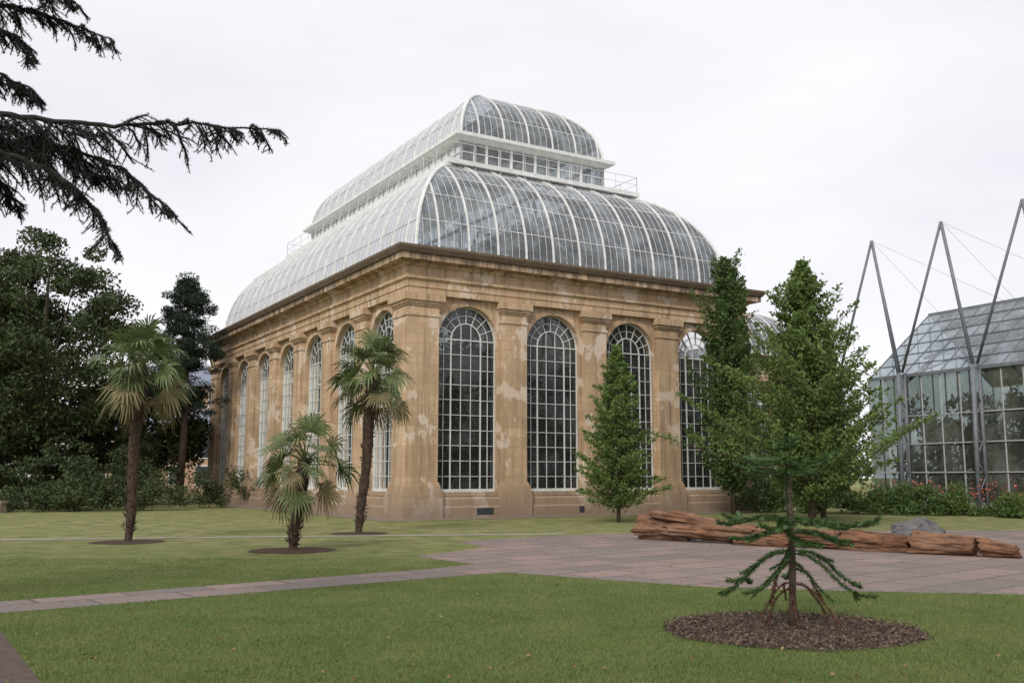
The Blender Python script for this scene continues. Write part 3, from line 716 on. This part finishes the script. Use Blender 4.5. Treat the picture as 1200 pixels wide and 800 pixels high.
# ------------------------------------------------------------ fossil log, rock, low wall
def logmat():
    m,nt,out=M('fossil_wood'); v=coords(nt)
    a=noise_n(nt,v,5,6,.7,(.3,1.6,1.6)); b=noise_n(nt,v,1.1,4,.6)
    c=mixc(nt,mrange(nt,a,.35,.68),(.06,.03,.02),(.31,.155,.085)); c=mixc(nt,mrange(nt,b,.45,.65,0,.5),c,(.27,.18,.125))
    c=mixc(nt,mrange(nt,noise_n(nt,v,12,4,.7,(.25,2,2)),.54,.66,0,.85),c,(.03,.018,.014))
    princ(nt,out,c,.85,bump(nt,a,1.0,.08),.2); return m
LM=logmat()
A=Vector((3.55,27.1,0)); Bv=Vector((10.7,20.6,0)); dl=Bv-A; LL=dl.length
lg=empty('fossil_log',A,math.atan2(dl.y,dl.x))
def seg(x0,x1,r0,r1,y=0,z0=None,z1=None,seed=0,squash=.85):
    mb=MB(); n=36; m=30; vs=[]
    for i in range(m+1):
        t=i/m; x=x0+(x1-x0)*t; r=r0+(r1-r0)*t
        zc=(r*squash*.92 if z0 is None else z0+(z1-z0)*t)
        for k in range(n):
            a=2*math.pi*k/n; ca,sa=math.cos(a),math.sin(a)
            rr=r*(1+.30*noise.noise(Vector((x*.6+seed,ca*1.5,sa*1.5)))+.20*noise.noise(Vector((x*1.1,ca*4,sa*4+seed)))+.10*noise.noise(Vector((x*3,ca*9,sa*9+seed))))
            xo=x+(.22*noise.noise(Vector((ca*2,sa*2,seed+t*3))) if i in(0,m) else 0)
            vs.append((xo,y+rr*ca,max(.0,zc+rr*squash*sa)))
    fs=[(i*n+k,i*n+(k+1)%n,(i+1)*n+(k+1)%n,(i+1)*n+k) for i in range(m) for k in range(n)]
    fs+= [tuple(range(n))[::-1],tuple(m*n+k for k in range(n))]
    mb.add(vs,fs); return mb
parts=[seg(0,1.5,.38,.34,.05,seed=1),seg(1.1,3.5,.32,.26,.0,.33,.24,seed=5),seg(.5,2.8,.16,.09,-.15,.70,.42,seed=9),seg(.9,3.2,.17,.11,.22,.66,.34,seed=41),seg(3.6,5.7,.28,.26,.0,seed=13),seg(5.8,7.3,.27,.24,-.03,seed=17),seg(7.4,8.7,.30,.24,0,seed=22),seg(8.85,9.5,.25,.17,.04,seed=27),seg(3.1,4.5,.13,.1,-.34,seed=31)]
for i,p in enumerate(parts): p.build('log_piece_%d'%(i+1),LM,lg,False)
def rock(name,x,y,sx,sy,sz,mat,seed=0):
    bm=bmesh.new(); bmesh.ops.create_icosphere(bm,subdivisions=4,radius=1)
    for v in bm.verts:
        p=v.co.normalized(); q=1+.3*noise.noise(p*1.3+Vector((seed,0,0)))+.16*noise.noise(p*4+Vector((seed,0,0)))
        v.co=Vector((p.x*sx*q,p.y*sy*q,max(-.05,p.z*sz*q)))
    me=bpy.data.meshes.new(name); bm.to_mesh(me); bm.free(); me.materials.append(mat); ob=bpy.data.objects.new(name,me); ob.location=(x,y,0); COL.objects.link(ob)
ROCK=simple('rock_grey',(.06,.06,.065),(.17,.165,.16),4,.9,.8,.04,10)
rock('boulder',11.9,28.8,.75,.5,.5,ROCK,3)
rock('boulder.001',11.2,28.3,.3,.25,.25,ROCK,8)
sw=MB(); sw.box(-30,-24.0,46.0,46.6,0,.45); sw.box(-30,-23.95,45.95,46.65,.45,.55); sw.build('low_stone_wall',simple('wall_stone',(.24,.2,.15),(.36,.3,.23),4,.9,.6,.03))

# distant house
bh=empty('brick_house',(-31.0,92,0)); w=MB(); w.box(-6,6,0,8,0,10.2); w.build('walls',BRICKH,bh)
rf=MB(); rf.add([(-6.3,-.3,10.2),(6.3,-.3,10.2),(6.3,8.3,10.2),(-6.3,8.3,10.2),(-6.3,4,12.6),(6.3,4,12.6)],[(0,1,5,4),(2,3,4,5),(0,4,3),(1,2,5)]); rf.build('roof',SLATE,bh)
rf=MB(); rf.add([(-6.3,-3.3,5.6),(6.3,-3.3,5.6),(6.3,-.02,8.0),(-6.3,-.02,8.0)],[(0,1,2,3)]); rf.build('lean_to_roof',SLATE,bh)
w=MB(); w.box(-6,6,-3,-.02,0,5.6); w.build('lean_to_walls',BRICKH,bh)
wn=MB(); wg=MB()
for i in range(5):
    x=-5+i*2.4
    for z0,z1,y in ((8.3,9.6,-.05),(1,2.6,-3.06),(3.4,5.0,-3.06)):
        wn.box(x-.1,x+1.3,y-.05,y+.03,z0-.1,z1+.1); wg.box(x,x+1.2,y-.08,y-.052,z0,z1)
wn.build('window_frames',WHITE,bh); wg.build('window_panes',DARKWIN,bh)

# ------------------------------------------------------------ light, sky, camera
SUN_AZ=R(202); SUN_EL=R(38)
sd=Vector((math.sin(SUN_AZ)*math.cos(SUN_EL),math.cos(SUN_AZ)*math.cos(SUN_EL),math.sin(SUN_EL)))
ld=bpy.data.lights.new('sun','SUN'); ld.energy=2.3; ld.angle=R(14); ld.color=(1,.95,.88)
lo=bpy.data.objects.new('sun',ld); lo.rotation_euler=(-sd).to_track_quat('-Z','Y').to_euler(); lo.location=(0,0,40); COL.objects.link(lo)
wd=bpy.data.worlds.new('World'); scene.world=wd; wd.use_nodes=True; nt=wd.node_tree; nt.nodes.clear()
out=nt.nodes.new('ShaderNodeOutputWorld'); bg=nt.nodes.new('ShaderNodeBackground'); bg.inputs[1].default_value=.1
sk=nt.nodes.new('ShaderNodeTexSky'); sk.sky_type='NISHITA'; sk.sun_disc=False; sk.sun_elevation=SUN_EL; sk.sun_rotation=SUN_AZ
tc=nt.nodes.new('ShaderNodeTexCoord')
nz=noise_n(nt,tc.outputs['Generated'],2.2,4,.5,(1,1,2.5))
hz=mixc(nt,mrange(nt,nz,.35,.65),(9.1,9.0,9.6),(10.6,10.5,10.7))
c=mixc(nt,.93,sk.outputs[0],hz); nt.links.new(c,bg.inputs[0]); nt.links.new(bg.outputs[0],out.inputs[0])
cam=bpy.data.cameras.new('camera'); cam.sensor_width=36; cam.lens=34.02; cam.clip_end=2000; cam.clip_start=.1
co=bpy.data.objects.new('camera',cam); co.location=(0,0,1.7); co.rotation_euler=(R(90+7.93),0,0); COL.objects.link(co); scene.camera=co
scene.view_settings.view_transform='Standard'; scene.view_settings.look='None'; scene.view_settings.exposure=0
